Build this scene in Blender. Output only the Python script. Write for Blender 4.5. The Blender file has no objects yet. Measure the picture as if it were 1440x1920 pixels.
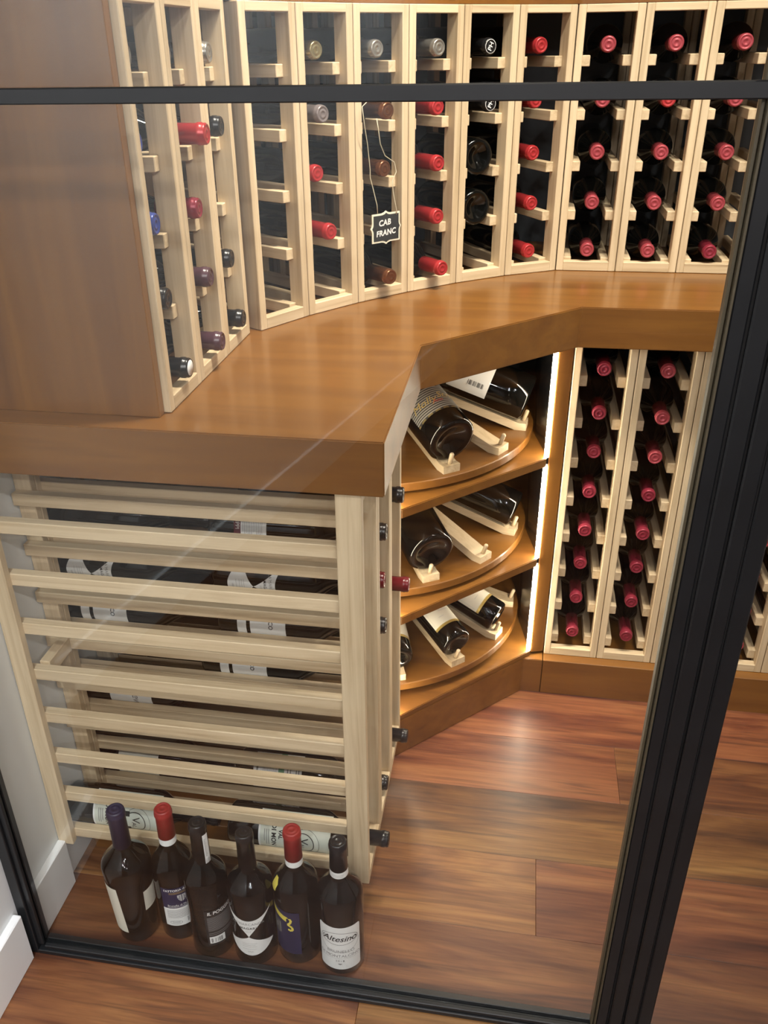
import bpy, bmesh, math, random
from mathutils import Matrix, Vector
random.seed(7)
S = bpy.context.scene
COL = S.collection

# ------------------------------------------------------------------ camera
PITCH, YAW, ROLL = 0.51123, -0.17839, -0.01797
CAM = Vector((0.8096, -0.9440, 1.4540)); FPX = 1630.85; PPX, PPY = -34.34, 38.87
def cam_basis():
    cy, sy, cp, sp = math.cos(YAW), math.sin(YAW), math.cos(PITCH), math.sin(PITCH)
    f = Vector((sy*cp, cy*cp, -sp)); r = Vector((cy, -sy, 0)); u = r.cross(f)
    c, s = math.cos(ROLL), math.sin(ROLL)
    return c*r+s*u, -s*r+c*u, f
CR, CU, CF = cam_basis()
cd = bpy.data.cameras.new('camera'); cam = bpy.data.objects.new('camera', cd); COL.objects.link(cam)
cam.matrix_world = Matrix(((CR.x, CU.x, -CF.x, CAM.x), (CR.y, CU.y, -CF.y, CAM.y), (CR.z, CU.z, -CF.z, CAM.z), (0, 0, 0, 1)))
cd.sensor_fit = 'VERTICAL'; cd.sensor_height = 36.0; cd.lens = FPX*36/1920
cd.shift_x = -PPX/1920; cd.shift_y = PPY/1920
cd.clip_start = 0.02; cd.clip_end = 60
S.camera = cam
def ray(u, w):
    a, b = (u-720-PPX)/FPX, (960+PPY-w)/FPX
    return CR*a+CU*b+CF
def on_plane(u, w, P, n):
    d = ray(u, w); n = Vector(n); return CAM+d*(n.dot(Vector(P)-CAM)/n.dot(d))

# ------------------------------------------------------------------ view, world, lights
vs = S.view_settings
vs.view_transform = 'Standard'; vs.look = 'None'; vs.gamma = 1.0; vs.use_curve_mapping = False
vs.exposure = 0.0
wd = bpy.data.worlds.new('world'); S.world = wd; wd.use_nodes = True
wd.node_tree.nodes['Background'].inputs[0].default_value = (0.60, 0.66, 0.75, 1)
wd.node_tree.nodes['Background'].inputs[1].default_value = 0.05
def disk_light(name, loc, energy, size, color, rot=(0, 0, 0), spread=180):
    l = bpy.data.lights.new(name, 'AREA'); l.shape = 'DISK'; l.size = size; l.energy = energy; l.color = color; l.spread = math.radians(spread)
    o = bpy.data.objects.new(name, l); COL.objects.link(o); o.location = loc; o.rotation_euler = rot
    return o
WARM = (1.0, 0.90, 0.76); NEUT = (0.96, 0.98, 1.0)
CEL = 2.36
def aim(o, target):
    o.rotation_euler = (Vector(target)-o.location).to_track_quat('-Z', 'Y').to_euler()
for p, t, e in (((0.78, 0.34), (0.32, 0.42, 1.10), 5.5), ((0.62, 0.42), (0.46, 0.40, 0.99), 4.0), ((0.84, 0.46), (0.44, 0.74, 1.00), 5.5), ((0.98, 0.46), (0.64, 0.96, 1.00), 5.5),
                ((1.10, 0.52), (0.95, 1.10, 1.00), 5.5), ((1.40, 0.52), (1.30, 1.10, 1.00), 5.5), ((1.22, 0.42), (1.15, 0.62, 0.00), 7.0), ((1.75, 0.50), (1.65, 0.95, 0.60), 5.5)):   # adjustable cellar downlights
    aim(disk_light('cellar_downlight', (*p, CEL), e*0.475, 0.05, WARM, spread=85), t)
for x, y in [(a, b_) for a in (0.70, 1.30, 1.95) for b_ in (-1.55, -2.35, -3.2)]:                         # room outside the glass
    aim(disk_light('room_downlight', (x, y, CEL), 1.55, 0.07, (1.0, 0.94, 0.92), spread=80), (0.36, 0.06, 0.42))

for x, y in ((0.16, -0.95), (0.30, -1.75), (0.50, -2.6)):                                                 # added fill lights out of view, brightening the slanting wall reflected as glass haze
    aim(disk_light('haze_fill', (x+0.10, y, 2.25), 11.0, 0.06, (0.90, 0.96, 1.0), spread=105), (x-0.30, y-0.05, 1.10))

# ------------------------------------------------------------------ materials
M = {}
def mat(name):
    m = bpy.data.materials.new(name); m.use_nodes = True; M[name] = m
    nt = m.node_tree; return m, nt, nt.nodes['Principled BSDF']
def plain(name, col, rough=0.5, metal=0.0, coat=0.0, noise=0.0, nscale=40.0, spec=0.5):
    m, nt, b = mat(name)
    b.inputs['Base Color'].default_value = (*col, 1); b.inputs['Roughness'].default_value = rough
    b.inputs['Metallic'].default_value = metal; b.inputs['Coat Weight'].default_value = coat
    b.inputs['Coat Roughness'].default_value = 0.08; b.inputs['Specular IOR Level'].default_value = spec
    if noise > 0:
        tc = nt.nodes.new('ShaderNodeTexCoord'); n = nt.nodes.new('ShaderNodeTexNoise')
        n.inputs['Scale'].default_value = nscale; n.inputs['Detail'].default_value = 4
        nt.links.new(tc.outputs['Object'], n.inputs['Vector'])
        mx = nt.nodes.new('ShaderNodeMix'); mx.data_type = 'RGBA'
        mx.inputs[6].default_value = (*[c*(1-noise) for c in col], 1); mx.inputs[7].default_value = (*[min(1, c*(1+noise)) for c in col], 1)
        nt.links.new(n.outputs['Fac'], mx.inputs[0]); nt.links.new(mx.outputs[2], b.inputs['Base Color'])
    return m
def wood(name, stops, axis, along=1.2, across=38.0, rough=0.5, coat=0.0, bump=0.04, distort=0.6, vary=0.12, coatr=0.1, big=0.35):
    """wood whose grain runs along a local axis; every object gets its own offset"""
    m, nt, b = mat(name); N = nt.nodes; L = nt.links
    tc = N.new('ShaderNodeTexCoord'); oi = N.new('ShaderNodeObjectInfo')
    ml = N.new('ShaderNodeMath'); ml.operation = 'MULTIPLY'; ml.inputs[1].default_value = 37.0
    L.new(oi.outputs['Random'], ml.inputs[0])
    ad = N.new('ShaderNodeVectorMath'); ad.operation = 'ADD'
    L.new(tc.outputs['Object'], ad.inputs[0]); L.new(ml.outputs[0], ad.inputs[1])
    mp = N.new('ShaderNodeMapping'); L.new(ad.outputs[0], mp.inputs['Vector'])
    sc = [across]*3; sc['xyz'.index(axis)] = along; mp.inputs['Scale'].default_value = sc
    n1 = N.new('ShaderNodeTexNoise'); n1.inputs['Scale'].default_value = 1.0; n1.inputs['Detail'].default_value = 5; n1.inputs['Roughness'].default_value = 0.62
    n1.inputs['Distortion'].default_value = distort
    L.new(mp.outputs[0], n1.inputs['Vector'])
    mp2 = N.new('ShaderNodeMapping'); L.new(ad.outputs[0], mp2.inputs['Vector'])
    sc2 = [across*0.16]*3; sc2['xyz'.index(axis)] = along*0.8; mp2.inputs['Scale'].default_value = sc2
    n2 = N.new('ShaderNodeTexNoise'); n2.inputs['Scale'].default_value = 1.0; n2.inputs['Detail'].default_value = 3; n2.inputs['Distortion'].default_value = 1.2
    L.new(mp2.outputs[0], n2.inputs['Vector'])
    mixf = N.new('ShaderNodeMix'); mixf.inputs[0].default_value = big
    L.new(n1.outputs['Fac'], mixf.inputs[2]); L.new(n2.outputs['Fac'], mixf.inputs[3])
    cr = N.new('ShaderNodeValToRGB'); e = cr.color_ramp.elements
    while len(e) < len(stops): e.new(0.5)
    for el, (p, c) in zip(e, stops): el.position = p; el.color = (*c, 1)
    L.new(mixf.outputs[0], cr.inputs[0])
    hs = N.new('ShaderNodeHueSaturation')
    mr = N.new('ShaderNodeMapRange'); mr.inputs[3].default_value = 1-vary; mr.inputs[4].default_value = 1+vary
    L.new(oi.outputs['Random'], mr.inputs[0]); L.new(mr.outputs[0], hs.inputs['Value']); L.new(cr.outputs[0], hs.inputs['Color'])
    L.new(hs.outputs[0], b.inputs['Base Color'])
    b.inputs['Roughness'].default_value = rough; b.inputs['Coat Weight'].default_value = coat; b.inputs['Coat Roughness'].default_value = coatr
    bp = N.new('ShaderNodeBump'); bp.inputs['Strength'].default_value = bump; bp.inputs['Distance'].default_value = 0.002
    L.new(n1.outputs['Fac'], bp.inputs['Height']); L.new(bp.outputs[0], b.inputs['Normal'])
    return m
PINE = [(0.30, (0.40, 0.285, 0.165)), (0.45, (0.57, 0.440, 0.278)), (0.58, (0.67, 0.535, 0.355)), (0.74, (0.50, 0.375, 0.232))]
for a in 'xyz': wood('pine_'+a, PINE, a, along=2.5, across=70, rough=0.55, vary=0.07)
STAIN = [(0.25, (0.098, 0.035, 0.0055)), (0.40, (0.158, 0.061, 0.0098)), (0.58, (0.212, 0.088, 0.0142)), (0.76, (0.116, 0.042, 0.0068))]
for a in 'xyz': wood('stain_'+a, STAIN, a, along=1.6, across=22, rough=0.42, coat=0.45, vary=0.04, coatr=0.16, bump=0.006)
def floor_wood():
    m, nt, b = mat('floor_plank'); N = nt.nodes; L = nt.links
    tc = N.new('ShaderNodeTexCoord'); oi = N.new('ShaderNodeObjectInfo')
    ml = N.new('ShaderNodeMath'); ml.operation = 'MULTIPLY'; ml.inputs[1].default_value = 53.0; L.new(oi.outputs['Random'], ml.inputs[0])
    ad = N.new('ShaderNodeVectorMath'); ad.operation = 'ADD'; L.new(tc.outputs['Object'], ad.inputs[0]); L.new(ml.outputs[0], ad.inputs[1])
    def nz(scale, detail, dist, rough=0.6):
        mp = N.new('ShaderNodeMapping'); mp.inputs['Scale'].default_value = scale; L.new(ad.outputs[0], mp.inputs['Vector'])
        n = N.new('ShaderNodeTexNoise'); n.inputs['Scale'].default_value = 1; n.inputs['Detail'].default_value = detail; n.inputs['Roughness'].default_value = rough; n.inputs['Distortion'].default_value = dist
        L.new(mp.outputs[0], n.inputs['Vector']); return n.outputs['Fac']
    def ramp(fac, stops):
        cr = N.new('ShaderNodeValToRGB'); e = cr.color_ramp.elements
        while len(e) < len(stops): e.new(0.5)
        for el, (p, c) in zip(e, stops): el.position = p; el.color = (*c, 1)
        L.new(fac, cr.inputs[0]); return cr.outputs[0]
    def mixc(f, a, b_, mode='MIX'):
        mx = N.new('ShaderNodeMix'); mx.data_type = 'RGBA'; mx.blend_type = mode
        if isinstance(f, float): mx.inputs[0].default_value = f
        else: L.new(f, mx.inputs[0])
        L.new(a, mx.inputs[6]); L.new(b_, mx.inputs[7]); return mx.outputs[2]
    broad = ramp(nz((1.1, 9, 9), 4, 1.4), [(0.32, (0.050, 0.014, 0.007)), (0.44, (0.125, 0.040, 0.016)), (0.56, (0.200, 0.076, 0.028)), (0.74, (0.275, 0.125, 0.046))])
    fine = ramp(nz((4.5, 120, 120), 5, 0.3, 0.7), [(0.30, (0.62, 0.58, 0.55)), (0.55, (1.0, 1.0, 1.0)), (0.75, (1.16, 1.13, 1.08))])
    c = mixc(1.0, broad, fine, 'MULTIPLY')
    streak = nz((1.7, 30, 30), 3, 0.9)
    sk = N.new('ShaderNodeMapRange'); sk.inputs[1].default_value = 0.57; sk.inputs[2].default_value = 0.70; L.new(streak, sk.inputs[0])
    dk = N.new('ShaderNodeRGB'); dk.outputs[0].default_value = (0.045, 0.016, 0.010, 1)
    sf = N.new('ShaderNodeMath'); sf.operation = 'MULTIPLY'; sf.inputs[1].default_value = 0.75; L.new(sk.outputs[0], sf.inputs[0])
    c = mixc(sf.outputs[0], c, dk.outputs[0])
    hs = N.new('ShaderNodeHueSaturation'); L.new(c, hs.inputs['Color'])
    for mn, mxv, ky, k in ((0.80, 1.22, 'Value', 1.0), (0.490, 0.516, 'Hue', 7.31)):
        q = N.new('ShaderNodeMath'); q.operation = 'MULTIPLY'; q.inputs[1].default_value = k; L.new(oi.outputs['Random'], q.inputs[0])
        fr = N.new('ShaderNodeMath'); fr.operation = 'FRACT'; L.new(q.outputs[0], fr.inputs[0])
        mr = N.new('ShaderNodeMapRange'); mr.inputs[3].default_value = mn; mr.inputs[4].default_value = mxv; L.new(fr.outputs[0], mr.inputs[0]); L.new(mr.outputs[0], hs.inputs[ky])
    L.new(hs.outputs[0], b.inputs['Base Color'])
    b.inputs['Roughness'].default_value = 0.42; b.inputs['Coat Weight'].default_value = 0.08; b.inputs['Coat Roughness'].default_value = 0.25
    bp = N.new('ShaderNodeBump'); bp.inputs['Strength'].default_value = 0.05; bp.inputs['Distance'].default_value = 0.002; L.new(fine, bp.inputs['Height']); L.new(bp.outputs[0], b.inputs['Normal'])
floor_wood()
plain('slate', (0.055, 0.063, 0.072), 0.55, noise=0.15, nscale=6)
plain('wall_white', (0.72, 0.74, 0.74), 0.6, noise=0.02, nscale=8)
plain('trim_white', (0.80, 0.81, 0.81), 0.4)
plain('room_grey', (0.74, 0.73, 0.72), 0.7, noise=0.03, nscale=3)
plain('room_dark', (0.10, 0.095, 0.09), 0.7, noise=0.1, nscale=2)
plain('ceiling_white', (0.40, 0.39, 0.38), 0.8, noise=0.02)
plain('black_metal', (0.008, 0.009, 0.0105), 0.42, noise=0.35, nscale=14)
plain('black_gap', (0.003, 0.003, 0.003), 0.8)
plain('olive_seal', (0.075, 0.062, 0.036), 0.5)
plain('bottle_glass', (0.002, 0.0022, 0.002), 0.06, spec=0.45)
plain('bottle_brown', (0.012, 0.005, 0.003), 0.06)
CAPS = {'red': (0.40, 0.030, 0.034), 'rose': (0.36, 0.055, 0.070), 'wine': (0.25, 0.024, 0.045), 'maroon': (0.13, 0.010, 0.014), 'plum': (0.075, 0.035, 0.048),
        'blue': (0.045, 0.075, 0.33), 'navy': (0.020, 0.016, 0.045), 'black': (0.010, 0.010, 0.011), 'copper': (0.21, 0.085, 0.040),
        'grey': (0.20, 0.17, 0.17), 'gold': (0.42, 0.36, 0.20), 'silver': (0.42, 0.40, 0.36), 'matte_red': (0.28, 0.022, 0.018)}
for k, c in CAPS.items():
    plain('capsule_'+k, c, 0.42 if k in ('navy', 'matte_red') else 0.26, metal=0.75 if k in ('copper', 'gold', 'silver') else 0.25 if k in ('red', 'rose', 'wine', 'blue', 'grey') else 0.0)
plain('paper_white', (0.78, 0.79, 0.78), 0.6); plain('paper_cream', (0.74, 0.71, 0.60), 0.6); plain('paper_navy', (0.016, 0.017, 0.060), 0.5)
plain('paper_grey', (0.10, 0.10, 0.10), 0.55); plain('paper_dark', (0.022, 0.020, 0.020), 0.5); plain('paper_sage', (0.60, 0.63, 0.55), 0.6)
plain('paper_maroon', (0.10, 0.012, 0.02), 0.5); plain('paper_green', (0.10, 0.25, 0.14), 0.5)
plain('ink_black', (0.012, 0.012, 0.012), 0.6); plain('ink_grey', (0.22, 0.22, 0.22), 0.6); plain('ink_pale', (0.50, 0.50, 0.49), 0.6); plain('ink_silver', (0.30, 0.29, 0.26), 0.4); plain('ink_white', (0.80, 0.80, 0.78), 0.6)
plain('ink_gold', (0.52, 0.38, 0.12), 0.35, metal=0.4); plain('ink_red', (0.45, 0.03, 0.03), 0.5); plain('ink_yellow', (0.72, 0.60, 0.10), 0.5)
plain('chalkboard', (0.018, 0.020, 0.021), 0.7); plain('frame_cream', (0.80, 0.75, 0.60), 0.6); plain('twine', (0.55, 0.50, 0.36), 0.8)
plain('liner_dark', (0.014, 0.015, 0.017), 0.22)
plain('brass_pin', (0.6, 0.58, 0.5), 0.3, metal=0.8)
m, nt, b = mat('led'); b.inputs['Base Color'].default_value = (1, 1, 1, 1)
b.inputs['Emission Color'].default_value = (1.0, 0.88, 0.68, 1); b.inputs['Emission Strength'].default_value = 100.0
# clear pane: transmits, with the reflectance of glass at each angle
m, nt, b = mat('pane'); nt.nodes.remove(b); N = nt.nodes; L = nt.links
tr = N.new('ShaderNodeBsdfTransparent'); tr.inputs[0].default_value = (0.965, 0.975, 0.97, 1)
gl = N.new('ShaderNodeBsdfGlossy'); gl.inputs['Roughness'].default_value = 0.0
lw = N.new('ShaderNodeLayerWeight'); lw.inputs[0].default_value = 0.5
pw = N.new('ShaderNodeMath'); pw.operation = 'POWER'; pw.inputs[1].default_value = 5; L.new(lw.outputs['Facing'], pw.inputs[0])
ma = N.new('ShaderNodeMath'); ma.operation = 'MULTIPLY_ADD'; ma.inputs[1].default_value = 0.95; ma.inputs[2].default_value = 0.034; L.new(pw.outputs[0], ma.inputs[0])
mx = N.new('ShaderNodeMixShader'); L.new(ma.outputs[0], mx.inputs[0]); L.new(tr.outputs[0], mx.inputs[1]); L.new(gl.outputs[0], mx.inputs[2])
L.new(mx.outputs[0], nt.nodes['Material Output'].inputs[0])

# ------------------------------------------------------------------ helpers
def link(o, parent=None):
    COL.objects.link(o)
    if parent is not None: o.parent = parent
    return o
def tag(o, label, cat, group=None):
    o['label'] = label; o['category'] = cat
    if group: o['group'] = group
    return o
def empty(name, mtx=None, parent=None):
    o = bpy.data.objects.new(name, None); o.empty_display_size = 0.05; link(o, parent)
    if mtx is not None: o.matrix_local = mtx
    return o
def mesh_of(name, bm, material, smooth=False):
    me = bpy.data.meshes.new(name); bm.to_mesh(me); bm.free()
    if material: me.materials.append(M[material])
    if smooth:
        for p in me.polygons: p.use_smooth = True
    return me
def obj(name, me, parent=None, loc=(0, 0, 0), rot=None):
    o = bpy.data.objects.new(name, me); link(o, parent); o.location = loc
    if rot: o.rotation_euler = rot
    return o
_box = {}
def box_mesh(size, material, bevel):
    key = (tuple(round(s, 4) for s in size), material, bevel)
    if key not in _box:
        bm = bmesh.new(); bmesh.ops.create_cube(bm, size=1.0)
        for v in bm.verts: v.co = Vector((v.co.x*size[0], v.co.y*size[1], v.co.z*size[2]))
        if bevel: bmesh.ops.bevel(bm, geom=bm.edges[:], offset=bevel, segments=1, affect='EDGES', clamp_overlap=True)
        _box[key] = mesh_of('box', bm, material)
    return _box[key]
def box(name, lo, hi, material, parent=None, bevel=0.0012):
    size = [hi[i]-lo[i] for i in range(3)]; c = [(hi[i]+lo[i])/2 for i in range(3)]
    if material in ('pine', 'stain'):
        material += '_'+'xyz'[max(range(3), key=lambda i: size[i])]
    return obj(name, box_mesh(size, material, bevel), parent, c)
def struct(o): o['kind'] = 'structure'; return o
def prism(name, poly, z0, z1, material, parent=None, bevel=0.0015):
    bm = bmesh.new()
    f = bm.faces.new([bm.verts.new((x, y, z0)) for x, y in poly])
    r = bmesh.ops.extrude_face_region(bm, geom=[f])
    for v in r['geom']:
        if isinstance(v, bmesh.types.BMVert): v.co.z = z1
    bmesh.ops.recalc_face_normals(bm, faces=bm.faces[:])
    if bevel: bmesh.ops.bevel(bm, geom=bm.edges[:], offset=bevel, segments=2, affect='EDGES', clamp_overlap=True)
    return obj(name, mesh_of(name, bm, material), parent)
def lathe(profile, material, seg=28, name='lathe'):
    bm = bmesh.new(); rings = []
    for r, z in profile:
        if r < 1e-6: rings.append([bm.verts.new((0, 0, z))])
        else: rings.append([bm.verts.new((r*math.sin(2*math.pi*i/seg), -r*math.cos(2*math.pi*i/seg), z)) for i in range(seg)])
    for a, b_ in zip(rings, rings[1:]):
        if len(a) == 1 and len(b_) == 1: continue
        for i in range(seg):
            j = (i+1) % seg
            if len(a) == 1: bm.faces.new((a[0], b_[j], b_[i]))
            elif len(b_) == 1: bm.faces.new((a[i], a[j], b_[0]))
            else: bm.faces.new((a[i], a[j], b_[j], b_[i]))
    bmesh.ops.recalc_face_normals(bm, faces=bm.faces[:])
    return mesh_of(name, bm, material, smooth=True)
def tube(name, pts, rad, material, parent=None, seg=6):
    bm = bmesh.new(); rings = []
    pts = [Vector(p) for p in pts]
    for i, p in enumerate(pts):
        t = (pts[min(i+1, len(pts)-1)]-pts[max(i-1, 0)]).normalized()
        a = t.orthogonal().normalized(); b_ = t.cross(a)
        if rings:
            a = prev_a-t*prev_a.dot(t); a.normalize(); b_ = t.cross(a)
        prev_a = a
        rings.append([bm.verts.new(p+a*(rad*math.cos(2*math.pi*k/seg))+b_*(rad*math.sin(2*math.pi*k/seg))) for k in range(seg)])
    for r0, r1 in zip(rings, rings[1:]):
        for k in range(seg): bm.faces.new((r0[k], r0[(k+1) % seg], r1[(k+1) % seg], r1[k]))
    bm.faces.new(rings[0]); bm.faces.new(rings[-1])
    bmesh.ops.recalc_face_normals(bm, faces=bm.faces[:])
    return obj(name, mesh_of(name, bm, material, smooth=True), parent)
def text_flat(txt, size, shear=0.0, spacing=1.0, bold=0.0):
    cu = bpy.data.curves.new('text', 'FONT'); cu.body = txt; cu.size = size; cu.align_x = 'CENTER'; cu.align_y = 'CENTER'
    cu.shear = shear; cu.space_character = spacing; cu.offset = bold; cu.resolution_u = 3
    o = bpy.data.objects.new('text', cu); COL.objects.link(o)
    bpy.context.view_layer.update()
    me = bpy.data.meshes.new_from_object(o.evaluated_get(bpy.context.evaluated_depsgraph_get()))
    bpy.data.objects.remove(o); bpy.data.curves.remove(cu)
    return me
class Wrap:
    """collects flat print in millimetre-like (x, z) coordinates and wraps it round a bottle of radius r(z)"""
    def __init__(self, rfun, phi0=0.0): self.r = rfun; self.p = math.radians(phi0); self.v = []; self.f = []
    def pt(self, x, z, off):
        r = self.r(z)+off; a = self.p+x/self.r(z); return (r*math.sin(a), -r*math.cos(a), z)
    def text(self, txt, x, z, size, off=0.0009, turn=0.0, **k):
        me = text_flat(txt, size, **k); n = len(self.v); c, s = math.cos(turn), math.sin(turn)
        for v in me.vertices: self.v.append(self.pt(x+v.co.x*c-v.co.y*s, z+v.co.x*s+v.co.y*c, off))
        for p in me.polygons: self.f.append([n+i for i in p.vertices])
        bpy.data.meshes.remove(me); return self
    def patch(self, x0, x1, lo, hi, off=0.0005, nx=20, nz=4):
        lo = lo if callable(lo) else (lambda x, q=lo: q); hi = hi if callable(hi) else (lambda x, q=hi: q)
        n = len(self.v)
        for i in range(nx+1):
            x = x0+(x1-x0)*i/nx; a, b_ = lo(x), hi(x)
            for j in range(nz+1): self.v.append(self.pt(x, a+(b_-a)*j/nz, off))
        for i in range(nx):
            for j in range(nz):
                k = n+i*(nz+1)+j; self.f.append([k, k+nz+1, k+nz+2, k+1])
        return self
    def stroke(self, pts, w, off=0.0009):
        for (xa, za), (xb, zb) in zip(pts, pts[1:]):
            d = Vector((xb-xa, zb-za)); 
            if d.length < 1e-7: continue
            q = Vector((-d.y, d.x)).normalized()*w/2; n = len(self.v)
            for X, Z in ((xa+q.x, za+q.y), (xb+q.x, zb+q.y), (xb-q.x, zb-q.y), (xa-q.x, za-q.y)): self.v.append(self.pt(X, Z, off))
            self.f.append([n, n+1, n+2, n+3])
        return self
    def lines(self, x0, x1, zs, h=0.0007, off=0.0009, ragged=0.0):
        for z in zs: self.patch(x0, x1-ragged*random.random()*(x1-x0), z, z+h, off, nx=8, nz=1)
        return self
    def bars(self, x0, x1, z0, z1, n=18, off=0.0011):
        w = (x1-x0)/n
        for i in range(n):
            if random.random() < 0.78: self.patch(x0+i*w, x0+i*w+w*random.choice((0.35, 0.6)), z0, z1, off, nx=1, nz=1)
        return self
    def make(self, name, material, parent):
        me = bpy.data.meshes.new(name); me.from_pydata(self.v, [], self.f); me.materials.append(M[material])
        for p in me.polygons: p.use_smooth = True
        return obj(name, me, parent)

# ------------------------------------------------------------------ the room
ZC, TC = 0.995, 0.082                       # worktop height and thickness
YB = 1.475                                  # back wall
fl = struct(empty('floor'))
box('floor_base', (-2.4, -4.2, -0.06), (2.5, YB, -0.0125), 'black_gap', fl, 0)
seams = [0.1375+0.1775*k for k in range(-20, 6)]
joints = {0.1375: [0.923], 0.4925: [1.104], -0.04: [1.45], -0.2175: [0.62], 0.315: [0.30, 1.62], 0.67: [0.42, 1.72]}
for y in seams:
    if y > YB-0.05: continue
    y1 = min(y+0.1775, YB)
    js = None
    for k, vv in joints.items():
        if abs(k-y) < 0.002: js = vv
    if js is None: js = [random.uniform(-1.6, -0.8), random.uniform(0.0, 0.8), random.uniform(1.4, 1.9)]
    if y > -0.3: js = [-0.9]+js
    xs = [-2.4]+js+[2.5]
    for a, b_ in zip(xs, xs[1:]):
        box('plank', (a+0.0002, y+0.0002, -0.0125), (b_-0.0002, y1-0.0002, 0.0), 'floor_plank', fl, 0.0006)
wl = struct(empty('wall_left'))
box('wall_panel', (-0.12, -0.30, 0), (0, YB, 2.4), 'wall_white', wl, 0)
box('dark_backing', (0.0, 0.17, ZC), (0.004, YB, 2.4), 'slate', wl, 0)
bl = struct(empty('baseboard_left'))
box('inner_board', (0.0, -0.0095, 0.0), (0.016, 0.117, 0.118), 'trim_white', bl, 0.002)
box('outer_board', (0.0, -0.30, 0.0), (0.016, -0.052, 0.118), 'trim_white', bl, 0.002)
struct(box('wall_back', (-0.12, YB, 0), (2.5, YB+0.1, 2.4), 'slate', None, 0))
struct(box('wall_right', (2.4, -4.2, 0), (2.5, YB, 2.4), 'room_grey', None, 0))
struct(box('ceiling', (-2.4, -4.2, 2.4), (2.5, YB+0.1, 2.5), 'ceiling_white', None, 0))
struct(box('wall_far', (-2.4, -4.3, 0), (2.5, -4.2, 2.4), 'room_dark', None, 0))
# outside room: return and slanting side wall
aw = struct(prism('wall_side', [(-0.30, -0.55), (0.46, -3.6), (0.36, -3.62), (-0.40, -0.57)], 0, 2.4, 'room_grey', None, 0))
struct(prism('baseboard_side', [(-0.287, -0.55), (0.473, -3.6), (0.46, -3.6), (-0.30, -0.55)], 0, 0.13, 'trim_white', None, 0))

# glazed front: fixed light with black frame, glass door beside it
FY0, FY1, GY = -0.043, -0.011, -0.027
w1 = struct(empty('window_1'))
box('frame_jamb', (0.0005, FY0, 0.0), (0.020, FY1, 2.38), 'black_metal', w1)
box('frame_bead', (0.020, FY0+0.006, 0.018), (0.030, GY-0.0035, 2.38), 'black_metal', w1)
box('frame_bead', (0.020, GY+0.0035, 0.018), (0.028, FY1, 2.38), 'black_metal', w1)
box('bottom_rail', (0.020, FY0, 0.0), (1.018, FY1, 0.010), 'black_metal', w1)
box('frame_bead', (0.032, FY0+0.004, 0.010), (1.018, GY-0.004, 0.019), 'black_metal', w1)
box('frame_bead', (0.029, GY+0.005, 0.010), (1.018, FY1, 0.019), 'black_metal', w1)
box('middle_rail', (0.020, -0.041, 1.4065), (1.052, GY-0.0035, 1.4215), 'black_metal', w1)
box('seal_strip', (1.011, GY-0.005, 0.02), (1.0145, GY+0.008, 2.38), 'olive_seal', w1, 0.0005)
box('seal_strip', (1.0155, GY-0.012, 0.02), (1.0180, GY+0.006, 2.38), 'olive_seal', w1, 0.0005)
box('frame_stile', (1.018, FY0+0.006, 0.0), (1.0355, FY1, 2.38), 'black_metal', w1, 0.002)
box('frame_core', (1.0355, FY0+0.010, 0.0), (1.0385, FY1, 2.38), 'black_gap', w1, 0)
box('frame_stile', (1.0385, FY0+0.004, 0.0), (1.0590, FY1, 2.38), 'black_metal', w1, 0.002)
box('glass_pane', (0.022, GY-0.003, 0.012), (1.016, GY+0.003, 2.36), 'pane', w1, 0)
d1 = struct(empty('door_1'))
box('door_gap', (1.0590, FY0+0.010, 0.0), (1.0620, FY1, 2.38), 'black_gap', d1, 0)
box('door_stile', (1.0620, FY0+0.003, 0.0), (1.0800, FY1, 2.38), 'black_metal', d1, 0.002)
box('door_groove', (1.0800, FY0+0.008, 0.0), (1.0825, FY1, 2.38), 'black_gap', d1, 0)
box('door_stile', (1.0825, FY0+0.004, 0.0), (1.1030, FY1, 2.38), 'black_metal', d1, 0.002)
box('door_rail', (1.1030, FY0+0.004, 0.004), (1.95, FY1, 0.018), 'black_metal', d1, 0.001)
box('glass_pane', (1.1015, GY-0.003, 0.012), (1.95, GY+0.003, 2.36), 'pane', d1, 0)
box('door_stile', (1.95, FY0, 0.0), (2.0, FY1, 2.38), 'black_metal', d1, 0.002)

# ------------------------------------------------------------------ worktop, plinths, end panel, header
wt = prism('worktop', [(0.0045, 0.104), (0.6476, 0.104), (0.6476, 0.5345), (0.9344, 0.8194), (2.05, 0.8194), (2.05, YB-0.001), (0.0045, YB-0.001)], ZC-TC, ZC, 'stain_x', None, 0.0018)
tag(wt, 'amber stained wooden worktop with a thick edge and slanted inner corner', 'worktop')
ep = box('end_panel', (0.005, 0.150, ZC), (0.318, 0.1675, 1.53), 'stain_z', None, 0.001)
tag(ep, 'tall brown wooden end panel standing on the worktop', 'panel')
hd = prism('header_board', [(0.005, 0.170), (0.318, 0.170), (0.318, 0.57), (0.395, 0.70), (0.56, 0.905), (0.77, 1.085), (0.895, 1.145), (2.05, 1.145), (2.05, YB-0.001), (0.005, YB-0.001)], 1.5185, 1.545, 'stain_x', None, 0.001)
tag(hd, 'brown wooden board lying across the tops of the upper racks', 'board')
pl = box('rack_plinth', (0.018, 0.205, 0.0), (0.585, 0.55, 0.1085), 'stain_x')
tag(pl, 'dark recessed wooden base under the slatted side rack', 'plinth')
pb = box('rack_plinth', (0.9325, 0.8465, 0.0), (2.05, YB-0.002, 0.1025), 'stain_x')
tag(pb, 'brown wooden kickboard base under the red-capped lower racks', 'plinth')

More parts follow.
